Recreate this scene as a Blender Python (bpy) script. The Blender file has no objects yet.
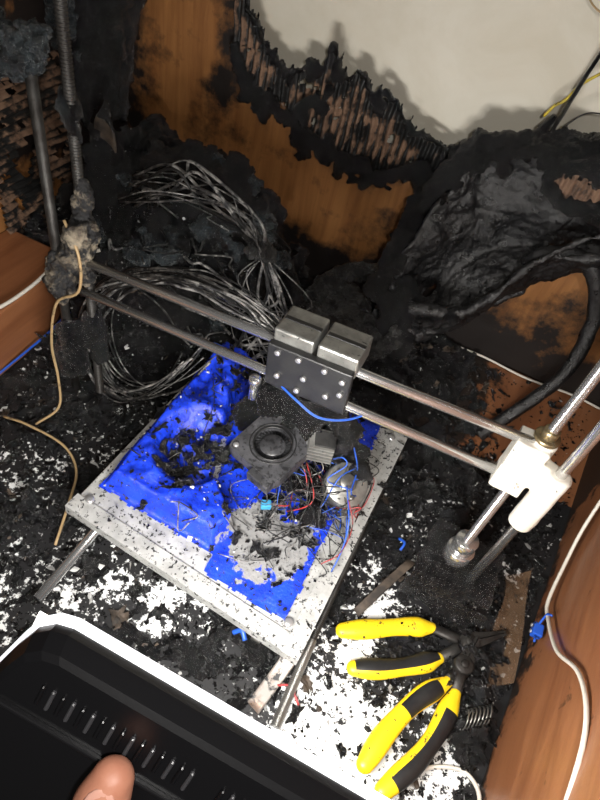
import bpy, bmesh, math, random
from mathutils import Vector, Matrix, Euler, noise
random.seed(7)
S=0.01
C=bpy.context
col=C.scene.collection
try:
    C.scene.view_settings.view_transform='Standard'
except Exception: pass

# ---------------------------------------------------------------- materials
def mat(name,c,rough=.5,metal=0.,c2=None,grain=None,soot=None,attr=None,bump=None,sootcol=(.008,.008,.009),
        emis=None,rough2=None,spot=None,spec=None,sootrough=.55,alpha=None):
    m=bpy.data.materials.new(name);m.use_nodes=True
    nt=m.node_tree;N=nt.nodes;L=nt.links;b=N["Principled BSDF"]
    b.inputs["Roughness"].default_value=rough;b.inputs["Metallic"].default_value=metal
    if spec is not None:b.inputs["Specular IOR Level"].default_value=spec
    tc=N.new("ShaderNodeTexCoord");co=tc.outputs["Object"]
    rgb=N.new("ShaderNodeRGB");rgb.outputs[0].default_value=(*c,1);cs=rgb.outputs[0]
    def nz(scale,detail=6,rg=.6,vec=None,dist=0):
        n=N.new("ShaderNodeTexNoise");n.inputs["Scale"].default_value=scale;n.inputs["Detail"].default_value=detail
        n.inputs["Roughness"].default_value=rg;n.inputs["Distortion"].default_value=dist
        L.new(vec or co,n.inputs["Vector"]);return n.outputs["Fac"]
    def ramp(f,a,bb):
        r=N.new("ShaderNodeMapRange");r.inputs[1].default_value=a;r.inputs[2].default_value=bb;L.new(f,r.inputs[0]);return r.outputs[0]
    def mix(f,a,bc):
        x=N.new("ShaderNodeMix");x.data_type='RGBA';L.new(f,x.inputs[0]);L.new(a,x.inputs[6])
        if isinstance(bc,tuple):x.inputs[7].default_value=(*bc,1)
        else:L.new(bc,x.inputs[7])
        return x.outputs[2]
    if c2:
        if grain:
            mp=N.new("ShaderNodeMapping");mp.inputs["Scale"].default_value=grain;L.new(co,mp.inputs[0])
            f=ramp(nz(1,8,.65,mp.outputs[0],.6),.35,.68)
        else:f=ramp(nz(60,6),.4,.62)
        cs=mix(f,cs,c2)
    if spot: # bare metal area around a point (centre, radius, colour)
        (ctr,rad,scol)=spot
        vm=N.new("ShaderNodeVectorMath");vm.operation='DISTANCE';L.new(co,vm.inputs[0]);vm.inputs[1].default_value=ctr
        ad=N.new("ShaderNodeMath");ad.operation='MULTIPLY_ADD';L.new(nz(38,6),ad.inputs[0]);ad.inputs[1].default_value=rad*2.6;L.new(vm.outputs["Value"],ad.inputs[2])
        f=ramp(ad.outputs[0],rad*2.26,rad*2.2);cs=mix(f,cs,scol)
    if soot:
        sc,a,bb=soot
        f=nz(sc,7,.68)
        if attr:
            at=N.new("ShaderNodeAttribute");at.attribute_name="char"
            ad=N.new("ShaderNodeMath");ad.operation='MULTIPLY_ADD';L.new(at.outputs["Fac"],ad.inputs[0]);ad.inputs[1].default_value=attr;L.new(f,ad.inputs[2])
            f=ad.outputs[0]
        f=ramp(f,a,bb);cs=mix(f,cs,sootcol)
        rr=N.new("ShaderNodeMapRange");rr.inputs[3].default_value=rough;rr.inputs[4].default_value=sootrough;L.new(f,rr.inputs[0]);L.new(rr.outputs[0],b.inputs["Roughness"])
        if metal:
            rr=N.new("ShaderNodeMapRange");rr.inputs[3].default_value=metal;rr.inputs[4].default_value=0;L.new(f,rr.inputs[0]);L.new(rr.outputs[0],b.inputs["Metallic"])
    elif rough2 is not None:
        rr=N.new("ShaderNodeMapRange");rr.inputs[1].default_value=.4;rr.inputs[2].default_value=.6;rr.inputs[3].default_value=rough;rr.inputs[4].default_value=rough2
        L.new(nz(90,4),rr.inputs[0]);L.new(rr.outputs[0],b.inputs["Roughness"])
    L.new(cs,b.inputs["Base Color"])
    if bump:
        bp=N.new("ShaderNodeBump");bp.inputs["Strength"].default_value=bump[1];bp.inputs["Distance"].default_value=bump[2] if len(bump)>2 else .002
        L.new(nz(bump[0],8,.7),bp.inputs["Height"]);L.new(bp.outputs[0],b.inputs["Normal"])
    if emis:
        b.inputs["Emission Color"].default_value=(*emis[0],1);b.inputs["Emission Strength"].default_value=emis[1]
    if alpha is not None:b.inputs["Alpha"].default_value=alpha
    return m

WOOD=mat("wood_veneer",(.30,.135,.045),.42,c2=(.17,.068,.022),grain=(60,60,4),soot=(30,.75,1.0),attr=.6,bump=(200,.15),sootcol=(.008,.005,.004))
WOODR=mat("wood_laminate_red",(.28,.115,.05),.36,c2=(.18,.066,.028),grain=(50,4,50),soot=(60,.75,.86),attr=.5,bump=(220,.12),sootcol=(.015,.009,.006))
WHITE=mat("white_wall",(.60,.57,.49),.6,c2=(.52,.48,.39),grain=(9,9,9),soot=(25,.8,1.05),attr=.6,sootcol=(.12,.10,.07))
FLOORM=mat("white_melamine_sooty",(.72,.73,.73),.5,soot=(150,.685,.715),attr=.5,bump=(300,.3),sootcol=(.007,.007,.008))
CARD=mat("corrugated_cardboard",(.17,.10,.062),.8,c2=(.085,.048,.03),soot=(60,.62,.75),attr=.55,bump=(250,.4),sootcol=(.004,.004,.004))
CHAR=mat("charred_plastic",(.0015,.0015,.002),.26,c2=(.005,.005,.006),rough2=.10,bump=(420,1.,.006),spec=1.)
CHARG=mat("charred_plastic_grey",(.010,.010,.011),.34,c2=(.042,.042,.040),rough2=.15,bump=(500,1.,.005),spec=.8)
CHARB=mat("burnt_crust_ash",(.006,.008,.010),.34,c2=(.045,.056,.063),bump=(400,1.,.006),rough2=.12,spec=1.)
MELT=mat("melted_black_plastic",(.005,.005,.0055),.27,c2=(.013,.013,.014),rough2=.42,bump=(110,.7,.004),spec=.7)
FLAKE=mat("soot_flake",(.002,.002,.0023),.30,c2=(.008,.008,.009),rough2=.14,bump=(300,1.,.005),spec=.75)
FLAKEB=mat("soot_flake_brown",(.015,.011,.008),.7,c2=(.07,.05,.035),bump=(150,.4))
ASH=mat("pale_ash_flake",(.50,.50,.49),.7,c2=(.22,.22,.215))
ALU=mat("aluminium_sooty",(.60,.60,.585),.42,.5,c2=(.42,.42,.41),soot=(260,.565,.605),bump=(300,.3,.001))
ALUB=mat("aluminium_blocks",(.36,.36,.34),.34,.7,c2=(.22,.22,.21),soot=(180,.60,.68))
BLUE=mat("blue_bed_plastic",(.012,.05,.66),.26,c2=(.007,.028,.44),soot=(220,.575,.61),spot=((-.060,.258,.064),.036,(.22,.22,.22)),bump=(60,.8,.003))
STEEL=mat("steel_rod",(.66,.66,.66),.20,.92,soot=(130,.66,.80))
STEELD=mat("steel_dull",(.26,.255,.24),.33,.85,soot=(140,.58,.70))
STEELB=mat("steel_burnt",(.05,.048,.045),.45,.6,c2=(.025,.022,.02),bump=(300,.5,.001))
BRASS=mat("brass",(.30,.24,.14),.35,.9,soot=(200,.55,.65))
WPL=mat("white_plastic",(.70,.68,.63),.45,c2=(.56,.52,.43),grain=(25,25,25),soot=(160,.63,.68))
CABW=mat("cable_white",(.62,.58,.51),.45,soot=(150,.66,.78))
CABY=mat("cable_yellowed",(.32,.22,.11),.5,soot=(120,.55,.68))
CABG=mat("cable_burnt_grey",(.04,.039,.038),.34,.3,c2=(.30,.29,.275),soot=(130,.46,.57),bump=(400,.6,.001))
CABK=mat("cable_black",(.006,.006,.006),.35,bump=(300,.8,.002))
CABB=mat("cable_blue",(.015,.08,.45),.4,soot=(120,.60,.68))
CABR=mat("cable_red",(.3,.02,.02),.4,soot=(120,.5,.6))
YEL=mat("yellow_grip",(.78,.54,.012),.38,soot=(170,.60,.64),bump=(200,.1))
BLKR=mat("black_grip",(.008,.008,.009),.42,c2=(.014,.014,.014),bump=(300,.3,.001))
BLKP=mat("black_housing",(.006,.006,.007),.30,bump=(500,.08,.0006))
BLKG=mat("grey_fin",(.05,.05,.055),.35)
RIM=mat("lamp_diffuser_rim",(.9,.9,.92),.3,emis=((.93,.96,1),1.3))
LENS=mat("lamp_lens",(.9,.9,.9),.3,emis=((1,.98,.95),4))
SKIN=mat("skin",(.50,.23,.15),.5,c2=(.42,.165,.10),grain=(40,40,40),bump=(400,.2,.0008))
NAIL=mat("nail",(.58,.31,.24),.3)
TAPE=mat("packing_tape",(.20,.12,.07),.15,alpha=.4,soot=(90,.58,.68))
RUST=mat("rusted_strip",(.16,.10,.07),.5,.4,c2=(.30,.28,.26),soot=(100,.54,.62))
SCREW=mat("screw_head",(.55,.55,.56),.3,.8,soot=(200,.62,.7))
CRUSTW=mat("white_crust_burnt",(.26,.22,.16),.7,c2=(.04,.03,.022),soot=(70,.42,.52),bump=(300,.9,.003))

# ---------------------------------------------------------------- mesh helpers
def empty(name,loc=(0,0,0)):
    e=bpy.data.objects.new(name,None);col.objects.link(e);e.empty_display_size=.02
    e.location=[k*S for k in loc];return e
def finish(ob,parent):
    col.objects.link(ob)
    if parent:
        ob.parent=parent;ob.matrix_parent_inverse=Matrix.Translation(-parent.location)
    return ob
def mob(name,V,F,mats,fm=None,parent=None,smooth=True,xf=None,char=None):
    me=bpy.data.meshes.new(name)
    if xf is not None:V=[xf@Vector(v) for v in V]
    me.from_pydata([(v[0]*S,v[1]*S,v[2]*S) for v in V],[],F)
    if not isinstance(mats,(list,tuple)):mats=[mats]
    for m in mats:me.materials.append(m)
    if fm:me.polygons.foreach_set("material_index",fm)
    me.polygons.foreach_set("use_smooth",[smooth]*len(me.polygons))
    if char is not None:
        a=me.attributes.new("char",'FLOAT','POINT');a.data.foreach_set("value",char)
    me.update()
    return finish(bpy.data.objects.new(name,me),parent)
def catmull(P,n=6):
    P=[Vector(p) for p in P]
    if len(P)<3:return P
    Q=[2*P[0]-P[1]]+P+[2*P[-1]-P[-2]];o=[]
    for i in range(1,len(Q)-2):
        a,b,c,d=Q[i-1:i+3]
        for k in range(n):
            t=k/n;o.append(.5*((2*b)+(c-a)*t+(2*a-5*b+4*c-d)*t*t+(3*b-a-3*c+d)*t**3))
    o.append(P[-1]);return o
def tube(P,R,seg=10,caps=True,wob=0,flat=1.,up=None):
    P=[Vector(p) for p in P]
    if not isinstance(R,(list,tuple)):R=[R]*len(P)
    if len(R)!=len(P):
        R0=R;R=[]
        for i in range(len(P)):
            t=i/(len(P)-1)*(len(R0)-1);k=min(int(t),len(R0)-2);R.append(R0[k]*(1-t+k)+R0[k+1]*(t-k))
    V=[];F=[];pn=Vector(up) if up else None
    for i,p in enumerate(P):
        t=(P[min(i+1,len(P)-1)]-P[max(i-1,0)]).normalized()
        if pn is None:
            pn=Vector((0,0,1)) if abs(t.z)<.9 else Vector((1,0,0))
        pn=(pn-t*pn.dot(t)).normalized();bn=t.cross(pn)
        for k in range(seg):
            a=2*math.pi*k/seg;r=R[i]
            if wob:r*=1+wob*noise.noise(Vector((p.x*.9+k,p.y*.9,p.z*.9)))
            V.append(p+pn*(math.cos(a)*r*flat)+bn*(math.sin(a)*r))
    for i in range(len(P)-1):
        for k in range(seg):
            k2=(k+1)%seg;F.append((i*seg+k,i*seg+k2,(i+1)*seg+k2,(i+1)*seg+k))
    if caps:
        F.append(tuple(range(seg))[::-1]);F.append(tuple((len(P)-1)*seg+k for k in range(seg)))
    return V,F
def round_tube(P,R,seg=12,**kw):
    """tube with hemispherical ends"""
    P=[Vector(p) for p in P];n=len(P)
    if not isinstance(R,(list,tuple)):R=[R]*n
    if len(R)!=n:
        R0=R;R=[]
        for i in range(n):
            t=i/(n-1)*(len(R0)-1);k=min(int(t),len(R0)-2);R.append(R0[k]*(1-t+k)+R0[k+1]*(t-k))
    d0=(P[0]-P[1]).normalized();d1=(P[-1]-P[-2]).normalized()
    A=[];RA=[];B=[];RB=[]
    for a in (80,60,40,20):
        s=math.radians(a);A.append(P[0]+d0*R[0]*math.sin(s));RA.append(R[0]*math.cos(s))
    for a in (20,40,60,80):
        s=math.radians(a);B.append(P[-1]+d1*R[-1]*math.sin(s));RB.append(R[-1]*math.cos(s))
    return tube(A+P+B,RA+list(R)+RB,seg,**kw)
def join(parts):
    V=[];F=[]
    for v,f in parts:
        o=len(V);V+=list(v);F+=[tuple(i+o for i in q) for q in f]
    return V,F
def wire(name,P,r,m,parent=None,n=6,seg=8):
    V,F=tube(catmull(P,n),r,seg);return mob(name,V,F,m,parent=parent)
def box(name,c,s,m,parent=None,rot=(0,0,0),bev=.15,xf=None,segs=2):
    bm=bmesh.new();bmesh.ops.create_cube(bm,size=1)
    for v in bm.verts:v.co=Vector((v.co.x*s[0],v.co.y*s[1],v.co.z*s[2]))
    if bev:bmesh.ops.bevel(bm,geom=bm.edges[:],offset=bev,segments=segs,affect='EDGES',profile=.5)
    M=Matrix.Translation(Vector(c))@Euler([math.radians(a) for a in rot]).to_matrix().to_4x4()
    if xf is not None:M=xf@M
    V=[M@v.co for v in bm.verts];F=[tuple(v.index for v in f.verts) for f in bm.faces];bm.free()
    return mob(name,V,F,m,parent=parent,smooth=False)
def cyl(a,b,r,seg=24,bev=.08):
    a=Vector(a);b=Vector(b);d=(b-a).normalized()
    return tube([a,a+d*.001,a+d*bev,b-d*bev,b-d*.001,b],[.01,r-bev,r,r,r-bev,.01],seg)
def blob(c,r,seg=20,rings=12,rot=(0,0,0),nz=.2,ns=.5):
    V=[];F=[];E=Euler([math.radians(a) for a in rot]).to_matrix();c=Vector(c)
    for i in range(rings+1):
        ph=math.pi*i/rings
        for k in range(seg):
            th=2*math.pi*k/seg
            d=Vector((math.sin(ph)*math.cos(th),math.sin(ph)*math.sin(th),math.cos(ph)))
            q=E@Vector((d.x*r[0],d.y*r[1],d.z*r[2]))
            if nz:q*=1+nz*noise.noise((q+c)*ns)
            V.append(c+q)
    for i in range(rings):
        for k in range(seg):
            k2=(k+1)%seg;F.append((i*seg+k,(i+1)*seg+k,(i+1)*seg+k2,i*seg+k2))
    return V,F
def remesh(ob,vox,disp=(),smooth=0):
    m=ob.modifiers.new("r",'REMESH');m.mode='VOXEL';m.voxel_size=vox*S;m.use_smooth_shade=True
    if smooth:
        s=ob.modifiers.new("s",'SMOOTH');s.iterations=smooth;s.factor=.5
    for i,(size,st) in enumerate(disp):
        t=bpy.data.textures.new(ob.name+str(i),'CLOUDS');t.noise_scale=size*S;t.noise_depth=3
        d=ob.modifiers.new("d",'DISPLACE');d.texture=t;d.texture_coords='GLOBAL';d.strength=st*S;d.mid_level=.5
    return ob
def slab(q,th,res=8,nz=.0):
    """thick quad patch through 4 corners"""
    a,b,c,d=[Vector(p) for p in q];n=(b-a).cross(d-a).normalized()
    V=[];F=[]
    for s in (-.5,.5):
        for i in range(res+1):
            for j in range(res+1):
                u=i/res;v=j/res
                p=(a*(1-u)+b*u)*(1-v)+(d*(1-u)+c*u)*v
                p=p+n*(nz*noise.noise(p*.25)*2+s*th)
                V.append(p)
    w=res+1;o=w*w
    for i in range(res):
        for j in range(res):
            k=i*w+j
            F.append((k,k+1,k+w+1,k+w));F.append((o+k,o+k+w,o+k+w+1,o+k+1))
    for i in range(res):
        for (k,l) in (((i)*w,(i+1)*w),((i+1)*w+res,i*w+res),(i+1,i),(res*w+i,res*w+i+1)):
            F.append((k,l,l+o,k+o))
    return V,F
def threaded(name,a,b,r,pitch,m,parent=None,seg=18,amp=.09):
    a=Vector(a);b=Vector(b);L=(b-a).length;n=int(L/pitch*6);V=[];F=[]
    M=(b-a).to_track_quat('Z','Y').to_matrix()
    for i in range(n+1):
        z=L*i/n
        for k in range(seg):
            th=2*math.pi*k/seg;ph=(z/pitch+k/seg)%1
            rr=r-amp*(abs(ph-.5)*2)
            V.append(a+M@Vector((math.cos(th)*rr,math.sin(th)*rr,z)))
    for i in range(n):
        for k in range(seg):
            k2=(k+1)%seg;F.append((i*seg+k,i*seg+k2,(i+1)*seg+k2,(i+1)*seg+k))
    F.append(tuple(range(seg))[::-1]);F.append(tuple(n*seg+k for k in range(seg)))
    return mob(name,V,F,m,parent=parent)
def sst(x):
    x=max(0,min(1,x));return x*x*(3-2*x)
def lerpcurve(K,x):
    if x<=K[0][0]:return K[0][1]
    for (x0,y0),(x1,y1) in zip(K,K[1:]):
        if x<=x1:return y0+(y1-y0)*(x-x0)/(x1-x0)
    return K[-1][1]
def fr(x,y,z=0,o=4):return noise.fractal(Vector((x,y,z)),.9,2.1,o)
def grid(name,x0,x1,y0,y1,res,fn,m,keep=None,parent=None,char=None,smooth=True):
    nx=int((x1-x0)/res)+1;ny=int((y1-y0)/res)+1;V=[];ch=[];F=[];xs=[]
    for i in range(nx):
        for j in range(ny):
            x=x0+(x1-x0)*i/(nx-1);y=y0+(y1-y0)*j/(ny-1);V.append(fn(x,y));xs.append((x,y))
            ch.append(char(x,y) if char else 0)
    for i in range(nx-1):
        for j in range(ny-1):
            k=i*ny+j
            if keep is None or keep(xs[k][0]+res/2,xs[k][1]+res/2):F.append((k,k+ny,k+ny+1,k+1))
    used=sorted({i for f in F for i in f});mp={u:i for i,u in enumerate(used)}
    V=[V[u] for u in used];ch=[ch[u] for u in used];F=[tuple(mp[i] for i in f) for f in F]
    return mob(name,V,F,m,parent=parent,smooth=smooth,char=ch)

# ---------------------------------------------------------------- room shell
PATCH=[(6.5,15.5,7.5,5.5,.66),(-14,19.0,6,3.2,.48),(-31.5,23.5,6,2.8,.38),(5,30,4,5.5,.32),(12,20,4,5,.26),(3,23,3.5,3.5,.32),(14.5,32,3,7,.28),(-24,14,7,5,.28),(-27,31,4,6,.2),(8,40,4,5,.2)]
def dens(x,y):
    d=.80
    for cx,cy,rx,ry,s in PATCH:d-=s*math.exp(-((x-cx)/rx)**2-((y-cy)/ry)**2)
    d+=.34*fr(x*.3,y*.3,11)
    if x>6 and y>50:d-=.5*sst((x-6)/4)*sst((y-50)/6)
    return max(0.06,min(1,d))
def rwx(y):return 18+(y-20.7)*.097
grid("floor",-50,24,-6,50,.4,lambda x,y:(x,y,0),FLOORM,char=dens)
f2=grid("floor_board",-50,24,50,70.4,.8,lambda x,y:(x,y,0.02),WOODR,char=lambda x,y:1.0 if x<5 else 1.-.8*sst((x-5)/6)+.3*fr(x*.3,y*.3))  # char near the bin also carries painted shade
f2.name="floor.001"
EDGE=[(-35,45),(-34.7,28.1),(-33,24.4),(-27.3,21.7),(-20.4,20),(-14.9,19.1),(-8.4,22.1),(-6.7,21),(0,19),(24,18)]
def ez(x):
    if x<-35:return 99
    return lerpcurve(EDGE,x)+.9*fr(x*.5,3.1)
def wchar_shade(x,z):  # burn char, plus shadow below the bin painted into the same mask
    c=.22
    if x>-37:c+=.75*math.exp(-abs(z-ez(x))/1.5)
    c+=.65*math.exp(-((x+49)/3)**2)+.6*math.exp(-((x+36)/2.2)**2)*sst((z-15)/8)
    c+=.9*sst((11-z+3*fr(x*.15,1.7))/8)*sst((-13-x)/8)+.45*sst((9-z)/7)  # last term paints shade low on the wall
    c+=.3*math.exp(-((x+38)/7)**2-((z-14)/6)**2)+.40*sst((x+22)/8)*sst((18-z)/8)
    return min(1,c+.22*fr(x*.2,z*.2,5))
wb=grid("wall_back",-50,24,0,46,.4,lambda x,z:(x,68.5+.12*fr(x*.1,z*.1),z),WOOD,keep=lambda x,z:z<ez(x),char=wchar_shade)
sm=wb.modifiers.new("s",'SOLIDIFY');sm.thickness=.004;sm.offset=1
grid("wall_outer",-50,26,0,60,1,lambda x,z:(x,70.6,z),WHITE,char=lambda x,z:.75*sst((23-z)/6)+.2*math.exp(-((x-3)/3)**2))
def lch(y,z):
    return min(1,.3+.6*sst((z-11)/6)*sst((62-y)/6)+.8*sst((y-55)/8)+.5*sst((y-50)/6)*sst((z-4)/8)+.3*fr(y*.15,z*.15))
grid("wall_left",-5,70.6,0,50,.8,lambda y,z:(-50,y,z),WOOD,char=lch)
grid("wall_right",-5,70.6,0,46,.6,lambda y,z:(rwx(y),y,z),WOODR,char=lambda y,z:.6*math.exp(-z/1.8)+.18+.9*sst((y-44)/8)+.3*fr(y*.2,z*.2))
box("trim_1",(-45.4,28,4.1),(9,34,7.9),WOODR,bev=.25)
# ---------------------------------------------------------------- burnt cardboard on back wall
TOP=[(-35,36),(-32.5,32.0),(-30,29.0),(-27.6,27.4),(-25,29.2),(-23.8,28.5),(-22.7,32.2),(-21.5,29.5),(-19.4,30.5),(-17.5,28.8),(-15.7,29.5),(-12.7,27.0),(-10,26.2),(-8.4,27.0),(-6.2,24)]
def tz(x):return lerpcurve(TOP,x)-1.2+1.3*fr(x*.9,7.7)+.6*math.sin(x*5)*fr(x*.7,1)
def bz0(x):return ez(x)-.8-.9*fr(x*1.1,9)
wc=empty("burnt_corrugated_cardboard",(-20,67,25))
grid("corrugated_sheet",-35,-6,16,40,.14,lambda x,z:(x+(z-24)*.04,67.6-.10*(z-20)+.30*math.cos(2*math.pi*(x+.2*fr(x*.2,z*.1))/.95)+.5*fr(x*.2,z*.2),z),CARD,
     keep=lambda x,z:bz0(x)<z<tz(x) and fr(x*.45,z*.45,2)>-.5,parent=wc,
     char=lambda x,z:min(1,1.1*math.exp(-(tz(x)-z)/1.4)+.9*math.exp(-abs(z-bz0(x))/1.3)+.05+.5*max(0,fr(x*.3,z*.3,4))+.36*max(0,math.cos(2*math.pi*(x+.2*fr(x*.2,z*.1))/.95))))  # valleys of the corrugation set darker than the crests
rim=[]
pts=[(x,67.0,bz0(x)+.2) for x in [(-34.6+i*.7) for i in range(40)]]
rim.append(tube(pts,[.55+.6*abs(fr(i*.7,2)) for i in range(40)],8,wob=1.1))
pts=[(x+.1,66.9-.08*(tz(x)-20),tz(x)) for x in [(-34+i*.35) for i in range(79)]]
rim.append(tube(pts,[.2+.35*abs(fr(i*.6,4)) for i in range(79)],6,wob=1.))
for i in range(44):
    x=random.uniform(-34,-7);rim.append(blob((x,66.8,bz0(x)+random.uniform(-1.2,1.2)),(random.uniform(.4,1.4),.45,random.uniform(.3,1.2)),12,8,nz=1.2,ns=.9))
for i in range(12):
    x=random.uniform(-34,-7);rim.append(tube([(x,66.6,tz(x)-.8),(x+random.uniform(-.6,.6),66,tz(x)+random.uniform(.3,1.6))],[.5,.12],7,wob=1.,flat=.5))
for k in range(9):
    rim.append(blob((-21+random.uniform(-5,5),66.3,25+random.uniform(-3,4)),(random.uniform(.4,1.0),.4,random.uniform(.5,1.4)),12,8,nz=1.2,ns=.9))
V,F=join(rim);remesh(mob("charred_edge",V,F,CHAR,parent=wc),.14,((.9,1.0),))
lc=empty("burnt_corrugated_cardboard.001",(-49,50,16))
grid("corrugated_sheet",44,56,5,27,.2,lambda y,z:(-49.2+.3*math.cos(2*math.pi*z/.9)+.4*fr(y*.2,z*.2),y,z),CARD,parent=lc,
     keep=lambda y,z:fr(y*.22,z*.22,8)>-.25 and 6+2*fr(y*.5,1)<z<25+2*fr(y*.5,3),char=lambda y,z:.28+.5*fr(y*.2,z*.2,3)+.3*max(0,-math.cos(2*math.pi*z/.9)))  # grooves between the flutes drawn darker

# ---------------------------------------------------------------- debris heap and carpet
deb=empty("charred_debris_heap",(-30,55,0))
def g(x,y,cx,cy,rx,ry,h):return h*math.exp(-((x-cx)/rx)**2-((y-cy)/ry)**2)
def heap(x,y):
    return g(x,y,-43,60,5.5,7,13)+g(x,y,-33.5,58,6,8,13)+g(x,y,-25.5,57,5.5,7,12)+g(x,y,-19,52,5,5,6)+g(x,y,-36,47,9,5.5,5)+g(x,y,-47,50,5,8,6)
def ground(x,y):
    h=heap(x,y);a=min(1,h/6)
    n=abs(fr(x*.17,y*.17,1.3,5))*3.6+abs(fr(x*.5,y*.5,4,4))*2.
    carpet=(dens(x,y)-.70)*1.7+1.0*fr(x*.35,y*.35,9)-.15
    if y>40 and x<5:carpet+=.8*sst((y-40)/8)
    if y>50 and x>4:carpet-=1.5*sst((x-4)/4)
    return max(-.3,h+n*a+carpet*(1-a)*.9)
grid("debris_layer",-49.6,16,12,67.9,.3,lambda x,y:(x+.5*fr(x*.4,y*.4,20),y+.4*fr(x*.4,y*.4,30),ground(x,y)+.25*fr(x*1.6,y*1.6,2)),CHAR,parent=deb,
     keep=lambda x,y:ground(x,y)>-.08 and not(x<-41.2 and y<45.5) and y<67.6)

def flakes(name,items,mats,parent=None):
    V=[];F=[];fm=[]
    for (x,y,z,s,kind,mi) in items:
        E=Euler((random.gauss(0,.4),random.gauss(0,.4),random.uniform(0,6.28))).to_matrix()
        o=len(V);c=Vector((x,y,z+.12*s))
        if kind==0:
            n=random.choice((4,5,6));V.append(c+Vector((0,0,random.uniform(-.1,.4)*s)))
            for k in range(n):
                a=6.283*k/n;r=s*random.uniform(.3,1.);V.append(c+E@Vector((math.cos(a)*r,math.sin(a)*r*.75,0)))
            for k in range(n):F.append((o,o+1+k,o+1+(k+1)%n));fm.append(mi)
        else:
            n=7;cu=random.uniform(-.5,.9);as_=random.uniform(.35,.8);sd=random.uniform(0,99)
            for i in range(n):
                for j in range(n):
                    a=i/(n-1)*2-1;b=j/(n-1)*2-1;rr=1+.8*noise.noise(Vector((a*1.8+sd,b*1.8,0)))
                    if i in(0,n-1) or j in (0,n-1):rr*=random.uniform(.7,1.1)
                    ph=a*cu*1.6
                    p=Vector((math.sin(ph)/max(abs(cu*1.6),.05)*(1 if cu>0 else -1)*s*rr if abs(cu)>.03 else a*s*rr,b*s*as_*rr,(1-math.cos(ph))*s*.7+.3*s*noise.noise(Vector((a*2+sd,b*2,3)))+.09*s*math.sin(b*14)))
                    V.append(c+E@p)
            for i in range(n-1):
                for j in range(n-1):
                    k=o+i*n+j;F.append((k,k+n,k+n+1,k+1));fm.append(mi)
    return mob(name,V,F,mats,fm,parent=parent,smooth=False)
its=[]
def onfloor(x,y):return -40.5<x<rwx(y)-.6 and y<67.5
def mi(p=.09):
    r=random.random();return 0 if r<.95-p else (1 if r<1-p else 2)
n=0
while n<30000:
    x=random.uniform(-45,21);y=random.uniform(10,67)
    d=dens(x,y)
    if not onfloor(x,y) or random.random()>d**1.5+.06:continue
    z=max(0,ground(x,y));its.append((x,y,z,min(.6,.06+random.expovariate(8)),0,mi(.16 if y<45 else .04)));n+=1
n=0
while n<1700:
    x=random.uniform(-40,19);y=random.uniform(11,66)
    if not onfloor(x,y) or random.random()>dens(x,y)**2+.03:continue
    z=max(0,ground(x,y));its.append((x,y,z+.12,random.uniform(.3,1.0),1,0 if random.random()>.06 else 1));n+=1
for i in range(150):
    x=random.uniform(-40,14);y=random.uniform(14,60)
    if dens(x,y)<.62 or not onfloor(x,y):continue
    if -23<x<1 and 20<y<45:continue
    its.append((x,y,max(0,ground(x,y))+.35,random.uniform(1.1,2.3),1,0))
for i in range(600):
    x=random.uniform(-49,-14);y=random.uniform(44,66);its.append((x,y,ground(x,y)+.15,random.uniform(.25,1.1),1,0 if random.random()>.05 else 1))
for i in range(5000):
    x=random.uniform(-49,-14);y=random.uniform(44,67);its.append((x,y,ground(x,y)+.1,random.uniform(.06,.3),0,mi(.06)))
flakes("soot_flakes",its,[FLAKE,FLAKEB,ASH],deb)

# ---------------------------------------------------------------- printer
pr=empty("burnt_desktop_3d_printer",(-10,32,4))
q=[Vector(p) for p in ((-22.1,20.2,0),(.2,18.3,0),(.8,43.8,0),(-21.2,41.2,0))]
def bedp(u,v,z):
    p=(q[0]*(1-u)+q[1]*u)*(1-v)+(q[3]*(1-u)+q[2]*u)*v;return Vector((p.x,p.y,z))
V=[];F=[]
for z in (5.4,6.0):
    for u,v in ((0,0),(1,0),(1,1),(0,1)):V.append(bedp(u,v,z))
F=[(3,2,1,0),(4,5,6,7),(0,1,5,4),(1,2,6,5),(2,3,7,6),(3,0,4,7)]
o=mob("bed_plate",V,F,ALU,parent=pr,smooth=False);b=o.modifiers.new("b",'BEVEL');b.width=.0008
V=[];F2=list(F)
for z in (3.6,4.2):
    for u,v in ((.12,.08),(.88,.08),(.88,.92),(.12,.92)):V.append(bedp(u,v,z))
mob("bed_carriage",V,F2,ALUB,parent=pr,smooth=False)
for i,(u,v) in enumerate(((.05,.06),(.93,.07),(.95,.95),(.05,.93))):
    p=bedp(u,v,6);Vv,Ff=join([cyl((p.x,p.y,3.6),(p.x,p.y,5.5),.45),cyl((p.x,p.y,6.2),(p.x,p.y,6.45),.38)])
    mob("bed_screw_%d"%i,Vv,Ff,SCREW,parent=pr)
def angle(name,a,b,w,h):
    a=Vector(a);b=Vector(b);d=(b-a).normalized();s=Vector((-d.y,d.x,0))
    V=[];pr_=[(0,0),(w,0),(w,-.15),(.15,-.15),(.15,-h),(0,-h)]
    for p in (a,b):
        for (x,z) in pr_:V.append(p+s*x+Vector((0,0,z)))
    n=6;F=[tuple(range(n)),tuple(range(2*n-1,n-1,-1))]+[(k,n+k,n+(k+1)%n,(k+1)%n) for k in range(n)]
    mob(name,V,F,ALU,parent=pr,smooth=False)
angle("bed_edge_front",(-22.3,19.9,6.25),(.5,17.9,6.25),1.5,1.1)
angle("bed_edge_side",(.6,17.9,6.3),(1.2,44.2,6.3),1.5,1.1)
XE=[(20,-9.6),(22.2,-9.6),(25.3,-8.9),(28.8,-12.8),(35.6,-15.3),(43.4,-17.2)]
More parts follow.
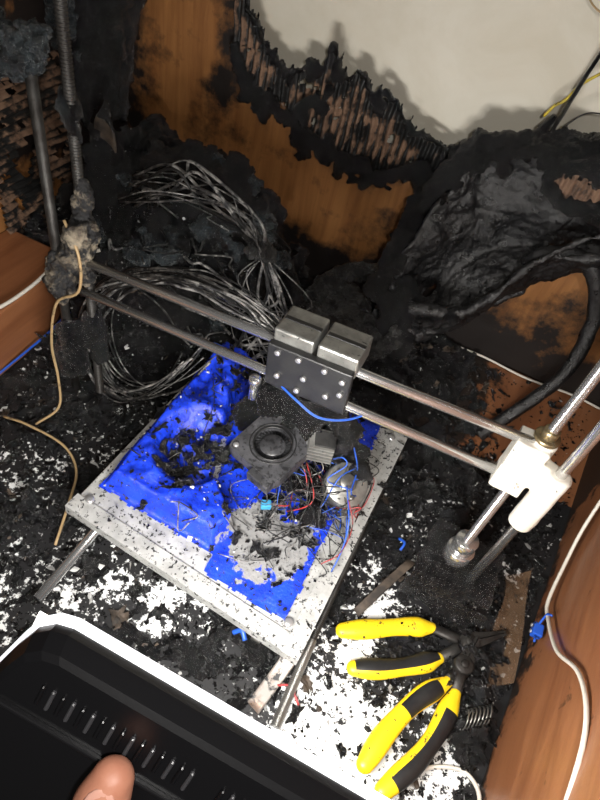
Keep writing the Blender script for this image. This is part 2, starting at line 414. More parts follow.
def blueh(x,y):
    h=.28+.05*fr(x*.4,y*.4)
    xe=lerpcurve(XE,y)+.3*fr(y*.5,2)
    d=min(x+20.9,xe-x,y-22.6,43.5-y)
    if d>0:
        h+=2.1*sst(d/.9)
        hol=1-(((x+15.8)/3.9)**2+((y-29.5)/4.6)**2)
        h-=1.8*sst(hol*1.6)
        h+=.7*fr(x*.26,y*.26,3)*sst(d/2)+.4*math.sin(y*1.3+x*.8)*sst(hol)*.8
        h+=.65*math.sin((y-34)*.9+x*.5+fr(x*.2,y*.2)*2)*sst((y-33)/3)*sst(d/1.5)
    h+=.5*math.exp(-((x+5.5)/2.4)**2-((y-35)/3)**2)+.3*abs(fr(x*.5,y*.5,8))*sst((y-30)/4)
    return h
grid("blue_bed_cover",-21.1,-1.4,20.5,43.8,.18,lambda x,y:(x+.15*fr(y*.4,x*.2),y-(x+11)*.05,6.02+blueh(x,y)),BLUE,parent=pr,
     keep=lambda x,y:not(x<-9.4 and y<22.3+.4*fr(x*.6,1)) and y>20.6+.35*fr(x*.7,5)  and x<-1.7+.25*fr(y*.7,3))
its=[]
for i in range(6500):
    x=random.uniform(-21.5,.8);y=random.uniform(19,43.8)
    w=.15+.9*math.exp(-((x+15.8)/3)**2-((y-30)/4)**2)+.7*math.exp(-((x+4.5)/3.5)**2-((y-32)/5)**2)+.4*math.exp(-((x+9)/5)**2-((y-28)/3)**2)+.45*sst((y-37)/3)
    if random.random()>w:continue
    z=6.28+(blueh(x,y) if -21<x<-1.4 and y>20.5 else 0)-.05
    k=random.random();its.append((x,y-(x+11)*.05,z,min(.4,.04+random.expovariate(12)),0,mi(.14)) if k<.965 else (x,y,z+.08,random.uniform(.2,.6),1,0))
for i in range(44):
    x=random.gauss(-15.8,1.7);y=random.gauss(30,2.4)
    its.append((x,y,6.4+blueh(x,y),random.uniform(.4,1.1),1,0))
for i in range(30):
    x=random.uniform(-20,-12);y=random.uniform(36,43)
    its.append((x,y,6.2+blueh(x,y),random.uniform(.3,.9),1,0))
for (x,y,s) in ((-7,26.6,.9),(-5.2,24.6,1.1),(-6.5,28.6,.8),(-3,29.5,.7),(-8.5,24.5,.6),(-12,27.5,.9),(-3.5,22.5,.6),(-10.5,26,.7),(-4,27,.9),(-2.6,32,.9),(-3,35,1.1)):
    its.append((x,y,6.5,s,1,0))
flakes("soot_flakes_on_bed",its,[FLAKE,FLAKEB,ASH],pr)
mob("y_rod_1",*tube([(-20.3,13.5,2.6),(-19.6,47,2.6)],.42,16),STEEL,parent=pr)
mob("y_rod_2",*tube([(-3.2,19,2.6),(-2.9,47,2.6)],.42,16),STEELD,parent=pr)
threaded("y_threaded_rod",(1.2,14.5,.9),(1.0,22,1.1),.45,.16,STEELD,parent=pr)
threaded("y_threaded_rod_rear",(1.0,22,1.1),(1.0,46,1.4),.35,.16,STEELB,parent=pr)
xr1=(Vector((-30.3,33.5,19.8)),Vector((9.0,33.5,22.3)))
xr2=(Vector((-30.3,33.5,16.4)),Vector((9.0,33.5,18.1)))
mob("x_rod_upper",*tube(xr1,.40,20),STEEL,parent=pr)
mob("x_rod_lower",*tube(xr2,.40,20),STEEL,parent=pr)
threaded("z_lead_screw_right",(9.55,33.9,6.0),(9.55,33.9,50),.42,.22,STEEL,parent=pr)
mob("z_rod_right",*tube([(11.5,32.6,2),(11.5,32.6,50)],.40,18),STEEL,parent=pr)
threaded("z_lead_screw_left",(-29.5,33.9,3),(-29.5,33.9,50),.44,.24,STEELB,parent=pr)
mob("z_rod_left",*tube([(-31.8,33,3),(-31.8,33,36.5)],.42,18),STEELB,parent=pr)
# right X end (white)
V,F=join([slab(((8.2,32.7,17.1),(8.2,34.6,17.1),(8.2,34.6,22.5),(8.2,32.7,22.5)),.8),
 slab(((8.1,33.6,17.1),(10.2,33.6,17.1),(10.2,33.6,22.5),(8.1,33.6,22.5)),2.0),
 slab(((9.5,33.4,18.6),(11.5,32.8,18.6),(11.5,32.8,21.4),(9.5,33.4,21.4)),1.0),
 cyl((11.5,32.6,14.6),(11.5,32.6,21.4),.98,24,.25),
 cyl((9.55,33.9,17.2),(9.55,33.9,22.8),.98,24,.25)])
remesh(mob("x_end_white",V,F,WPL,parent=pr),.11,((1.5,.14),),smooth=3)
V,F=join([cyl((9.55,33.9,22.7),(9.55,33.9,23.1),.95),cyl((9.55,33.9,23.0),(9.55,33.9,23.8),.6)])
mob("lead_nut",V,F,BRASS,parent=pr)
V,F=join([cyl((9.55,33.9,4.9),(9.55,33.9,6.4),1.3),cyl((9.55,33.9,6.4),(9.55,33.9,8.0),1.05)])
mob("coupler",V,F,STEEL,parent=pr)
box("z_motor",(9.8,33.6,2.3),(4.3,4.3,4.4),CHAR,parent=pr,rot=(0,0,8),bev=.5)
V,F=join([slab(((6.4,30.6,4.3),(13.8,30.4,4.0),(14.0,36.6,4.4),(6.8,37.0,4.6)),.35,nz=.7),slab(((6.4,30.6,.2),(13.8,30.4,.2),(13.8,30.4,4.2),(6.4,30.6,4.3)),.35,nz=.6)])
remesh(mob("z_motor_bracket",V,F,CHAR,parent=pr),.16,((1.2,.9),(.4,.3)))
V,F=join([blob((-29.9,33.4,20.6),(1.4,1.4,3.4),nz=.8),blob((-31.4,33.0,18),(1.3,1.3,2.2),nz=.7),blob((-29.4,33.8,25),(.8,.8,1.8),nz=.8)])
remesh(mob("x_end_burnt",V,F,CRUSTW,parent=pr),.13,((.8,1.0),(.3,.3)))
V,F=join([tube(catmull([(-38,32,31.5),(-36,32.5,33.5),(-33.5,33,34.8),(-31.5,33,35.6),(-31,33,37.5)],5),[.9,1.1,1.1,1.1,.8],12,wob=.6),blob((-34,33,36.5),(1.5,1.2,.9),nz=.9),blob((-37.5,32.5,34),(1.5,1.2,1.5),nz=.9)])
remesh(mob("rod_top_crust",V,F,CHARB,parent=pr),.13,((.8,1.3),(.3,.6)))
V,F=join([blob((-29.5,33.9,32),(.8,.8,2.2),nz=.6),blob((-29.5,33.9,11),(1.3,1.2,3.2),nz=.7),blob((-31.7,33,9),(1.5,1.3,3.5),nz=.7)])
remesh(mob("rod_crust",V,F,CHAR,parent=pr),.15,((.7,.9),))
# carriage
cg=pr
box("carriage_plate",(-7.8,31.7,20.5),(6.8,.6,4.2),BLKR,parent=cg,rot=(0,-3.5,0),bev=.12)
for i,cx in enumerate((-9.6,-6.1)):
    box("bearing_block_%d"%i,(cx,33.6,22.55+.2*i),(3.2,3.2,2.0),ALUB,parent=cg,rot=(0,-3.5,0),bev=.18)
    box("bearing_block_low_%d"%i,(cx,33.8,17.6+.2*i),(2.6,2.2,1.8),BLKR,parent=cg,rot=(0,-3.5,0),bev=.15)
    box("block_groove_%d"%i,(cx,33.6,23.56+.2*i),(3.0,.4,.10),BLKR,parent=cg,rot=(0,-3.5,0),bev=.03)
sc=[]
for (x,z) in ((-10.4,21.9),(-8.7,22.1),(-6.6,22.2),(-5.1,21.9),(-10.1,19.6),(-8.0,20.5),(-6.0,19.8),(-8.3,19.0),(-5.0,20.6)):
    sc.append(cyl((x,31.45,z),(x,31.15,z),.24,14,.05))
V,F=join(sc);mob("carriage_screws",V,F,SCREW,parent=cg)
V,F=join([blob((-10.5,33.8,14.6),(1.7,2.0,1.6),nz=.8),blob((-7.4,34.3,14.4),(2.3,2.1,2.0),nz=.8),blob((-4.6,35,11.5),(1.9,2.2,2.2),nz=1.),blob((-3.2,35,9),(2.0,2.3,1.4),nz=1.),
          tube([(-9,34,17),(-8.5,34,10.5)],[1.3,.8],10,wob=.6),tube([(-5.5,34.5,17),(-4,35,8)],[.9,.8],10,wob=.6),blob((-11.5,36.5,9),(2.5,2.2,1.8),nz=1.),
          blob((-5.2,31.5,8.2),(1.5,1.6,1.0),nz=1.2),blob((-3.6,30,7.4),(1.2,1.6,.7),nz=1.2)])
remesh(mob("hotend_burnt",V,F,CHAR,parent=cg),.13,((.9,1.4),(.3,.5)))
V,F=join([cyl((-2.4,33.0,8.0),(-2.0,32.6,9.2),2.0,28,.1)]);mob("stepper_face",V,F,ALUB,parent=cg)
V,F=join([cyl((-2.1,32.7,9.1),(-1.95,32.55,9.6),.8,20,.05),cyl((-3.4,33.4,8.9),(-3.3,33.3,9.4),.22,10,.04),cyl((-1.2,31.5,9.0),(-1.1,31.4,9.4),.22,10,.04)]);mob("stepper_boss",V,F,STEELD,parent=cg)
box("heatsink_block",(-5.4,33.0,12.3),(1.9,1.5,2.2),mat("sooty_block",(.05,.05,.05),.45,.5,c2=(.02,.02,.02)),parent=cg,rot=(15,10,25),bev=.1)
for i in range(5):box("heatsink_fin_%d"%i,(-5.4,32.7,11.5+.42*i),(2.3,1.9,.14),ALUB,parent=cg,rot=(15,10,25),bev=.03)
V,F=join([cyl((-12.4,33,13.8),(-12.4,33,15.8),.36,16),cyl((-12.4,33,15.8),(-12.4,33,16.4),.55,16)]);mob("idler_bolt",V,F,STEEL,parent=cg)
# blower fan
fx=Matrix.Translation((-9.0,31.0,11.4))@Euler((math.radians(8),math.radians(-2),math.radians(-16))).to_matrix().to_4x4()
def ringmesh(r0,r1,z0,z1,seg=48,sq=None):
    V=[];F=[]
    for z in (z0,z1):
        for k in range(seg):
            a=2*math.pi*k/seg
            V.append((math.cos(a)*r0,math.sin(a)*r0,z))
        for k in range(seg):
            a=2*math.pi*k/seg
            if sq:
                c_,s_=math.cos(a),math.sin(a);m_=max(abs(c_),abs(s_));rr=min(r1/m_,r1*1.34);V.append((c_*rr,s_*rr,z))
            else:V.append((math.cos(a)*r1,math.sin(a)*r1,z))
    for k in range(seg):
        k2=(k+1)%seg
        a,b_,c_,d_=k,seg+k,2*seg+k,3*seg+k;a2,b2,c2,d2=k2,seg+k2,2*seg+k2,3*seg+k2
        F+=[(a,a2,b2,b_)[::-1],(c_,c2,d2,d_),(a,a2,c2,c_),(b_,d_,d2,b2)]
    return V,F
FANM=mat("fan_plastic_sooty",(.028,.028,.03),.36,c2=(.06,.06,.065),soot=(220,.52,.60))
V,F=ringmesh(1.62,2.75,-.6,.6,sq=True);mob("blower_housing",V,F,FANM,parent=cg,smooth=False,xf=fx)
V,F=ringmesh(1.6,1.72,.58,.75);mob("blower_ring",V,F,BLKR,parent=cg,xf=fx)
V,F=ringmesh(1.95,2.02,.58,.68);mob("blower_ring_outer",V,F,BLKR,parent=cg,xf=fx)
V,F=cyl((0,0,-.5),(0,0,.5),1.12,36,.12);mob("blower_hub",V,F,FANM,parent=cg,xf=fx)
bl=[]
for k in range(30):
    a=2*math.pi*k/30;c_,s_=math.cos(a),math.sin(a);c2,s2=math.cos(a+.12),math.sin(a+.12)
    bl.append(([(c_*1.1,s_*1.1,-.4),(c2*1.55,s2*1.55,-.4),(c2*1.55,s2*1.55,.42),(c_*1.1,s_*1.1,.42)],[(0,1,2,3)]))
V,F=join(bl);mob("blower_blades",V,F,FANM,parent=cg,smooth=False,xf=fx)
box("blower_outlet",(1.4,-3.0,0),(2.3,1.0,1.1),FANM,parent=cg,bev=.1,xf=fx)
box("blower_base",(0,0,-.6),(5,5,.2),BLKR,parent=cg,bev=.05,xf=fx)
for i,(x,y) in enumerate(((-2.2,-2.2),(2.2,2.2),(-2.2,2.2))):
    V,F=cyl((x,y,.55),(x,y,.75),.25,12,.05);mob("fan_screw_%d"%i,V,F,SCREW,parent=cg,xf=fx)
wr=random.Random(3)
for i in range(70):
    m=wr.choice([CABK,CABK,CABG,CABG,CABR,CABB,CABK,CABK,CABG,CABK])
    a=Vector((wr.uniform(-7,-1),wr.uniform(30,36),wr.uniform(8,11)));P=[a]
    for k in range(wr.choice((3,4,5,6))):
        a=a+Vector((wr.uniform(-2.4,2.6),wr.uniform(-2.8,1.4),wr.uniform(-2.4,.6)));a.z=max(a.z,6.75);a.x=min(max(a.x,-19),0);a.y=max(a.y,19.5)
        P.append(a.copy())
    wire("hotend_wire_%d"%i,P,wr.choice((.03,.04,.05,.06)),m,parent=cg,seg=6)
for i in range(26):
    a=Vector((wr.uniform(-19,-3),wr.uniform(22,40),0));P=[]
    for k in range(4):
        P.append(Vector((a.x,a.y,6.4+(blueh(a.x,a.y) if -21<a.x<-1.4 else 0)+wr.uniform(0,.3))));a=a+Vector((wr.uniform(-1.5,1.8),wr.uniform(-1.6,1.6),0))
    wire("bed_wire_bit_%d"%i,P,wr.choice((.03,.045,.06)),wr.choice((CABK,CABK,CABG)),parent=cg,seg=6)
wire("blue_wire",[(-12.3,34,16.3),(-10.6,32,18.4),(-8,31.0,18.3),(-6,31,17.6),(-4,32,17.6),(-2.5,34,17.5)],.09,CABB,parent=cg)
wire("blue_wire_b",[(-12.5,36,13),(-14.5,38,12),(-17,39,11.5),(-20,40,10.5)],.08,CABB,parent=cg)
box("blue_connector",(-7.6,28.2,7.2),(.9,.7,.6),mat("light_blue_plastic",(.05,.28,.5),.4),parent=cg,rot=(0,0,30),bev=.08)
# burnt cable bundle loop
cr=random.Random(5)
base=[(-11,34.2,20.8),(-15,34.5,21.8),(-20,35,21.5),(-24.7,36,18.9),(-29,36,15.5),(-31.5,36,9),(-30.6,36,3.0),(-26.6,35.5,2.6),(-22.5,36,6.5),(-20,37.5,11)]
for i in range(15):
    off=Vector((cr.gauss(0,.40),cr.gauss(0,.5),cr.gauss(0,.35)))
    P=[Vector(p)+off*(.6+.14*k)+Vector((cr.gauss(0,.3),cr.gauss(0,.3),cr.gauss(0,.3))) for k,p in enumerate(base)]
    wire("loom_wire_%d"%i,P[:cr.choice((7,8,9,10,10))],cr.choice((.06,.08,.12)),cr.choice((CABG,CABG,CABG,CABK)),parent=pr)
P=[Vector(p)+Vector((.2,.2,-.2)) for p in base[:8]];V,F=tube(catmull(P,8),[.3,.25,.35,.2,.3],8,wob=1.2);mob("loom_sheath",V,F,CHARG,parent=pr)
# ---------------------------------------------------------------- upper cable fan
uc=empty("burnt_cable_bundle",(-18.3,45,20))
for i in range(16):
    o=Vector((cr.gauss(0,.5),cr.gauss(0,1.2),cr.gauss(0,.6)))
    P=[Vector((-36,50,14+cr.uniform(0,5)))+o,Vector((-30,48,20.5+cr.gauss(0,.8)))+o*1.2,Vector((-25+cr.gauss(0,1),46,22.+cr.gauss(0,1.2))),Vector((-20.5+cr.gauss(0,1),45,21.6+cr.gauss(0,1.))),Vector((-18.2,45,19.2))+o*.25,
       Vector((-17+cr.gauss(0,1.6),45,15+cr.gauss(0,.5))),Vector((-16.8+cr.gauss(0,2),44.5,11)),Vector((-17.5+cr.gauss(0,2.2),44,6.5))]
    wire("strand_%d"%i,P,cr.choice((.06,.09,.14)),cr.choice((CABG,CABG,CABK,CABG)),parent=uc)
V,F=join([blob((-18.2,45,19.0),(1.7,1.0,1.0),nz=.8),blob((-19.6,45.2,20),(1.2,.8,.7),nz=.8)]);remesh(mob("melted_knot",V,F,CHARG,parent=uc),.13,((.6,.8),))
for i in range(18):
    a=Vector((cr.uniform(-44,-24),cr.uniform(46,54),0));a.z=ground(a.x,a.y)+1
    P=[a.copy()]
    for k in range(5):
        a=a+Vector((cr.uniform(-1,4),cr.uniform(-2.5,1.5),cr.uniform(-1,1)));a.z=max(a.z,ground(a.x,a.y)+.9);P.append(a.copy())
    wire("heap_strand_%d"%i,P,cr.choice((.06,.1,.16)),cr.choice((CABG,CABK,CABG)),parent=uc)
# ---------------------------------------------------------------- melted lumps on heap
hl=[]
hr=random.Random(11)
for i in range(70):
    x=hr.uniform(-47,-17);y=hr.uniform(46,64)
    hl.append(blob((x,y,ground(x,y)+.4),(hr.uniform(1.,3.2),hr.uniform(.7,2.2),hr.uniform(.8,2.6)),14,9,rot=(hr.uniform(-40,40),hr.uniform(-40,40),hr.uniform(0,180)),nz=.9,ns=.5))
for i in range(22):
    x=hr.uniform(-45,-20);y=hr.uniform(48,60);z=ground(x,y)
    hl.append(tube(catmull([(x,y,z),(x+hr.uniform(-3,3),y,z+hr.uniform(1,3)),(x+hr.uniform(-6,6),y-hr.uniform(0,4),z+hr.uniform(-1,2))],4),[.8,.6,.3],8,wob=.7))
V,F=join(hl);remesh(mob("melted_plastic_lumps",V,F,CHAR,parent=deb),.19,((1.6,1.8),(.5,.6)))
hl=[]
for i in range(22):
    x=hr.uniform(-45,-19);y=hr.uniform(46,58)
    hl.append(blob((x,y,ground(x,y)+1.4),(hr.uniform(.8,2.2),hr.uniform(.7,1.5),hr.uniform(.6,1.6)),14,9,nz=1.1,ns=.6))
V,F=join(hl);remesh(mob("melted_crust",V,F,CHARB,parent=deb),.16,((.9,1.6),(.3,.5)))
V=[];F=[]
for i in range(12):
    for j in range(5):
        t=i/11;s=(j/4*2-1);w=1.5*math.sin(math.pi*(t*.8+.15))*(1+.3*noise.noise(Vector((t*5,j,0))))
        V.append((-42.6+s*w-1.0*(1-t),55-.5*s*s,13.5+8.0*t-.6*s))
for i in range(11):
    for j in range(4):
        k=i*5+j;F.append((k,k+5,k+6,k+1))
o=mob("charred_shard",V,F,[FLAKE,FLAKEB],[1 if 20<k<32 else 0 for k in range(len(F))],parent=deb);o.modifiers.new("s",'SOLIDIFY').thickness=.002
hm=empty("charred_hanging_mass",(-48,60,30))
hl=[]
for i in range(15):
    x=hr.uniform(-49.3,-46.8);y=hr.uniform(58,66.5);z=hr.uniform(22,40)
    hl.append(tube(catmull([(x,y,z+6),(x+.5,y-.5,z),(x+hr.uniform(-.5,2),y-hr.uniform(0,1.5),z-5),(x+hr.uniform(-.5,1.5),y-1,z-10)],4),[1.5,1.8,1.3,.4],9,wob=.8))
V,F=join(hl);remesh(mob("char_strands",V,F,CHAR,parent=hm),.22,((2.,2.),(.6,.8)))
hl=[blob((-49,57,32),(1.,3.0,5),nz=.9),blob((-49,51,38),(1.,4,4),nz=.7),blob((-49,60,24),(.8,2.0,3),nz=.9)]
V,F=join(hl);remesh(mob("ash_crust",V,F,CHARB,parent=hm),.22,((1.2,1.6),(.4,.5)))
# ---------------------------------------------------------------- melted black bin
mb=empty("melted_plastic_bin",(0,60,10))
f_=(-8.8,58.5,12.6);a_=(-8.6,63,17.3);b_=(-4.9,65,26.3);c_=(.3,65.4,28.9);d_=(6,65.4,30.0);e_=(14,65,29.5)
g_=(-4.6,55.3,12.0);h_=(1.4,56.6,14.2);i_=(5.2,58.0,21.6);j_=(9.2,59,25.6);j2=(14,59.5,26)
k_=(-5.0,61.5,8.0);m_=(-.6,66.2,15.5);n_=(6.0,66.6,19.5);n2=(14,66.6,20)
parts=[slab((f_,b_,m_,k_),.5,12,nz=.5),slab((b_,d_,n_,m_),.5,12,nz=.5),slab((d_,e_,n2,n_),.5,nz=.5),
 slab((k_,m_,(1,60,10),(-4,57.5,8)),.5,nz=.5),slab((m_,n_,(5.5,61,16),(1,60,10)),.5,nz=.5),
 slab((g_,h_,(1,58,10.5),(-4,56.3,6)),.6,nz=.4),slab((h_,i_,(5.5,61,17.5),(1,58,10.5)),.6,nz=.3),slab((i_,j2,(14,62,22),(5.5,61,17.5)),.6,nz=.3),
 slab((f_,g_,(-4,56.3,6),(-9,58.5,6)),.6,nz=.4),
 tube(catmull([g_,h_,i_,j_,j2],6),[.7,.45,.4,.4,.5],10,wob=.6)]
V,F=join(parts);remesh(mob("bin_shell",V,F,MELT,parent=mb),.2,((3.0,1.2),(.5,.3)),smooth=2)
parts=[tube(catmull([(-9.6,56.5,11),f_,a_,(-7.2,64,22),b_,c_,d_,e_],7),[1.1,1.3,1.4,1.1,1.5,1.3,1.7,1.4],12,wob=.8),
 blob((-5.5,57.2,9.6),(2.6,2.6,3.2),nz=.7),blob((-4.4,55.6,8),(1.5,1.2,3),nz=.7)]
for i in range(60):
    t=random.random()*5.99;K=[f_,a_,b_,c_,d_,e_,e_];k=int(t);p=Vector(K[k]).lerp(Vector(K[k+1]),t-k)
    parts.append(blob(p+Vector((random.gauss(.2,.6),random.gauss(-.4,.5),random.gauss(-.5,.9))),[random.uniform(.4,1.1) for _ in range(3)],10,7,nz=1.,ns=.8))
for i in range(18):
    t=random.random();p=Vector(d_).lerp(Vector((12,66,22)),t);parts.append(blob(p+Vector((random.gauss(0,1.6),-.6,random.gauss(-1,1))),[random.uniform(.4,1.0) for _ in range(3)],10,7,nz=1.,ns=.8))
for i in range(16):
    t=random.random();p=Vector(g_).lerp(Vector(h_),t);parts.append(blob(p+Vector((random.gauss(0,.5),random.gauss(.2,.4),random.gauss(-.6,.7))),[random.uniform(.3,.8) for _ in range(3)],10,7,nz=1.,ns=.8))
V,F=join(parts);remesh(mob("bin_crusty_rim",V,F,CHAR,parent=mb),.16,((1.5,1.5),(.5,.7)))
HX,HZ=5.6,27.2
rg=[tube([(HX+2.9*math.cos(t*.3142),63.6,HZ+1.9*math.sin(t*.3142)) for t in range(21)],.7,8,wob=.9),tube([(HX+2.0*math.cos(t*.3142),63.9,HZ-.2+1.1*math.sin(t*.3142)) for t in range(21)],.25,8,wob=.8)]
V,F=join(rg);remesh(mob("bin_hole_rim",V,F,CHAR,parent=mb),.15,((.7,.9),))
grid("bin_hole_backing",HX-2.6,HX+2.6,HZ-2,HZ+2,.12,lambda x,z:(x,63.6+.15*math.cos(x*7),z),CARD,parent=mb,char=lambda x,z:.15,keep=lambda x,z:((x-HX)/2.6)**2+((z-HZ)/1.8)**2<1)
parts=[blob((-12.2,57,3.6),(6.2,5.3,4.0),28,16,rot=(12,-10,-20),nz=.35,ns=.2),
       tube(catmull([(-17.5,55,4),(-15.5,58.5,8.2),(-12,60.5,10.6),(-9.0,59.5,12)],5),[.8,1.0,1.1,1.1],10,wob=.7),
       tube(catmull([(-17.5,55,4),(-14,51.6,4.0),(-9.5,51.6,5.0),(-6,53.5,6.5),(-4.3,55.5,9)],5),[.8,.7,.8,.9,1.1],10,wob=.6),
       tube(catmull([(-16,56,7.2),(-13,54,7.6),(-9.5,54.5,7.4)],5),[.5,.4,.4],8,wob=.5)]
V,F=join(parts);remesh(mob("bin_melted_lobe",V,F,CHARG,parent=mb),.2,((2.,.9),(.5,.5)),smooth=1)
arm=catmull([(4.4,60.5,19.5),(5.6,60,21.4),(8,60.3,22.2),(10.4,60.5,21.5),(12.4,60.5,18.8),(13.6,60,15.0),(13.7,58.5,10.5),(12.3,57,6.5),(10.2,55,3.2),(8.6,53,1.2)],8)
V,F=tube(arm,[.7,.8,.85,.85,.8,.75,.75,.75,.7],14,wob=.2);mob("bin_bent_handle",V,F,MELT,parent=mb)
ws=empty("burnt_hanging_strip",(1.5,66,34))
V,F=join([tube(catmull([(1.0,66,29.5),(1.2,66.2,32),(1.9,66.4,38),(3,66.5,45)],5),[.5,.45,.4,.4],8,wob=.6,flat=.5),tube([(.2,66.3,30),(.6,66.5,31.6)],[.6,.3],8,wob=.8)])
mob("strip",V,F,CHAR,parent=ws)
wire("yellow_wire",[(-.3,67,31),(.2,67,32.2),(.9,67,33),(1.6,67.5,34.5),(3,68,36)],.14,mat("yellow_wire_mat",(.5,.38,.03),.5,soot=(80,.55,.65)),parent=ws)
wire("thin_wire",[(-2.8,69,42.5),(-1.3,68.5,40.9),(0,68,40.2),(2,68,39.9)],.09,CABY,parent=ws)
wire("thin_wire_b",[(1.3,66,30),(3,66.5,32.5),(5,67,33)],.07,CABK,parent=ws)
# ---------------------------------------------------------------- cables
wire("white_cable",[(19.8,44.6,12.5),(19.6,44,11.5),(19.2,41,8),(19.0,38.1,5.8),(18.4,34,5.0),(18.3,31.6,5.9),(18.0,27,9.5),(17.8,23.2,14.3),(17.6,18.6,16.5),(17.4,13,15)],.17,CABW)
wire("white_cable.001",[(9.2,11,.3),(11.0,14.0,.5),(12.5,16.8,.6),(14.4,18.2,.6),(16.2,18.6,.8),(17.3,17.3,1.6),(17.2,15,2.0),(17.0,12,1)],.17,CABW)
wire("white_cable.002",[(-3,67.6,.5),(.5,67.4,.4),(6,67.6,.5),(12,67.2,.4),(18,67.6,.6),(22,67.4,.5)],.15,CABW)
wire("white_cable.003",[(-44,26,8.3),(-41.2,33,8.5),(-40.7,38,8.6),(-40.6,43,9.2),(-38,46,9.8)],.2,CABW)
wire("yellowed_cable",[(-30.2,32.6,24),(-28.6,32,21.5),(-28.9,31.8,18),(-31.4,31.7,15.5),(-32.6,31.5,10),(-32.0,31,6),(-31.6,30,2.8),(-33,28,1.2)],.13,CABY)
wire("yellowed_cable.001",[(-36,27,1.4),(-33.4,27.2,1.8),(-29,27.2,1.5),(-26.2,25.6,1.2),(-24.6,22.5,1.1),(-22.9,18.5,1)],.13,CABY)
wire("blue_cable",[(-40.8,31,.9),(-40.2,35,1.6),(-40,38.5,1.9),(-39.8,42,2.6)],.14,CABB)
bt=empty("blue_wire_connector",(18.4,31.1,4.1))
box("body",(18.2,31.1,4.2),(.9,1.2,.8),CABB,parent=bt,bev=.12)
for i in (-1,1):
    V,F=cyl((17.75,31.1+i*.3,4.2),(17.6,31.1+i*.3,4.2),.18,12,.03);mob("clamp_screw_%d"%i,V,F,SCREW,parent=bt)
wire("lead",[(18.1,31.5,4.7),(18.2,32,5.8),(18.3,31.6,6.6)],.1,CABB,parent=bt);wire("lead_b",[(18.1,30.5,4.4),(17.9,29.6,4.9)],.1,CABB,parent=bt)
grid("packing_tape_strip",0,1,0,1,.04,lambda u,v:(15.6+1.9*u+.2*math.sin(v*9)*(1-u)+v*.6,37.5-11.5*v+u*1.0,.35+1.4*u*u+.25*math.sin(v*7+u*3)+.1*fr(u*4,v*9)),TAPE)
# ---------------------------------------------------------------- pliers
def pliers(name,h1,h2,piv,tip,z,cols,r=.95):
    e=empty(name,(piv[0],piv[1],z))
    for hi,(h,cc) in enumerate(zip((h1,h2),cols)):
        P=catmull([Vector((x,y,z)) for x,y in h],8);n=len(P)
        R=[]
        for i in range(n):
            t=i/(n-1);R.append(r*(.82+.22*math.sin(t*3.0)+.12*math.sin(t*9)) * (1 if t<.85 else 1-.35*(t-.85)/.15))
        V,F=round_tube(P,R,16,flat=.72,up=(0,0,1));m=[]
        for k,f in enumerate(F):
            ring=(k//16)/(n+7);side=k%16
            if cc=='y':m.append(0 if ring<.93 else 1)
            elif cc=='s':m.append(1 if (.50<ring<.80 and side in (0,1,2,14,15)) or ring>.93 else 0)
            elif cc=='l':m.append(1 if (.16<ring<.72 and side in (0,1,2,3,15)) or ring>.93 else 0)
            else:m.append(1 if (.10<ring<.86 and side in (0,12,13,14,15)) or ring>.93 else 0)
        mob("handle_%d"%hi,V,F,[YEL,BLKR],m,parent=e)
        end=P[-1];V,F=tube([end,(end+Vector((piv[0],piv[1],z)))/2,Vector((piv[0],piv[1],z))],[.45,.5,.6],12,flat=.6,up=(0,0,1));mob("arm_%d"%hi,V,F,STEELB,parent=e)
    p=Vector((piv[0],piv[1],z));t=Vector((tip[0],tip[1],z));d=(t-p).normalized();s=Vector((-d.y,d.x,0))
    V,F=join([cyl(p-Vector((0,0,.5)),p+Vector((0,0,.5)),.85,26,.12)]);mob("pivot_joint",V,F,STEELB,parent=e)
    V,F=cyl(p+Vector((0,0,.4)),p+Vector((0,0,.65)),.35,18,.06);mob("rivet",V,F,STEELB,parent=e)
    for k in (-1,1):
        V=[];L=(t-p).length
        for i in range(8):
            tt=i/7;w=.8*(1-tt*.75);hh=.5*(1-tt*.45);c=p+d*(L*tt)
            V+=[c+s*(k*.04)+Vector((0,0,-hh)),c+s*(k*w)+Vector((0,0,-hh*.8)),c+s*(k*w)+Vector((0,0,hh*.8)),c+s*(k*.04)+Vector((0,0,hh))]
        F=[(0,1,2,3),(31,30,29,28)]
        for i in range(7):
            for j in range(4):F.append((i*4+j,i*4+(j+1)%4,i*4+4+(j+1)%4,i*4+4+j))
        mob("jaw_%d"%(k+1),V,F,STEELB,parent=e,smooth=False)
pliers("combination_pliers",[(3.1,24.1),(5.5,25.6),(8,27.2),(10.2,28.3)],[(5.2,21.6),(7.5,22.8),(9.8,24.4),(11.6,26.0)],(13.6,28.6),(16.6,31.2),1.1,('y','k'),r=.85)
pliers("cutting_pliers",[(8.5,15.2),(9.3,18.2),(10.7,21.4),(12.7,24.2)],[(10.4,14.2),(12.1,17.3),(13.1,20.3),(13.6,23.6)],(13.6,26.2),(14.2,29.2),1.6,('s','l'),r=.85)
its=[]
for i in range(420):
    x=random.uniform(2,17);y=random.uniform(14,30)
    on=(1.75 if abs(y-(24.1+(x-3.1)*.6))<.45 and 3<x<10.4 else 0)
    if on or x>12.5:its.append((x,y,on if on else random.uniform(.3,1.6),random.uniform(.06,.22),0,0))
for i in range(46):
    x=random.uniform(12.2,16.8);y=random.uniform(19,31);its.append((x,y,random.uniform(.4,2.0),random.uniform(.4,1.1),1,0))
flakes("soot_flakes_near_tools",its,[FLAKE,FLAKEB,ASH],deb)
P=[]
for i in range(120):
    a=i*.36;P.append((14.8+.016*i,22.0+.85*math.cos(a)+.012*i,1.6+.85*math.sin(a)))
V,F=tube(P,.06,6);mob("coil_spring",V,F,STEELD)
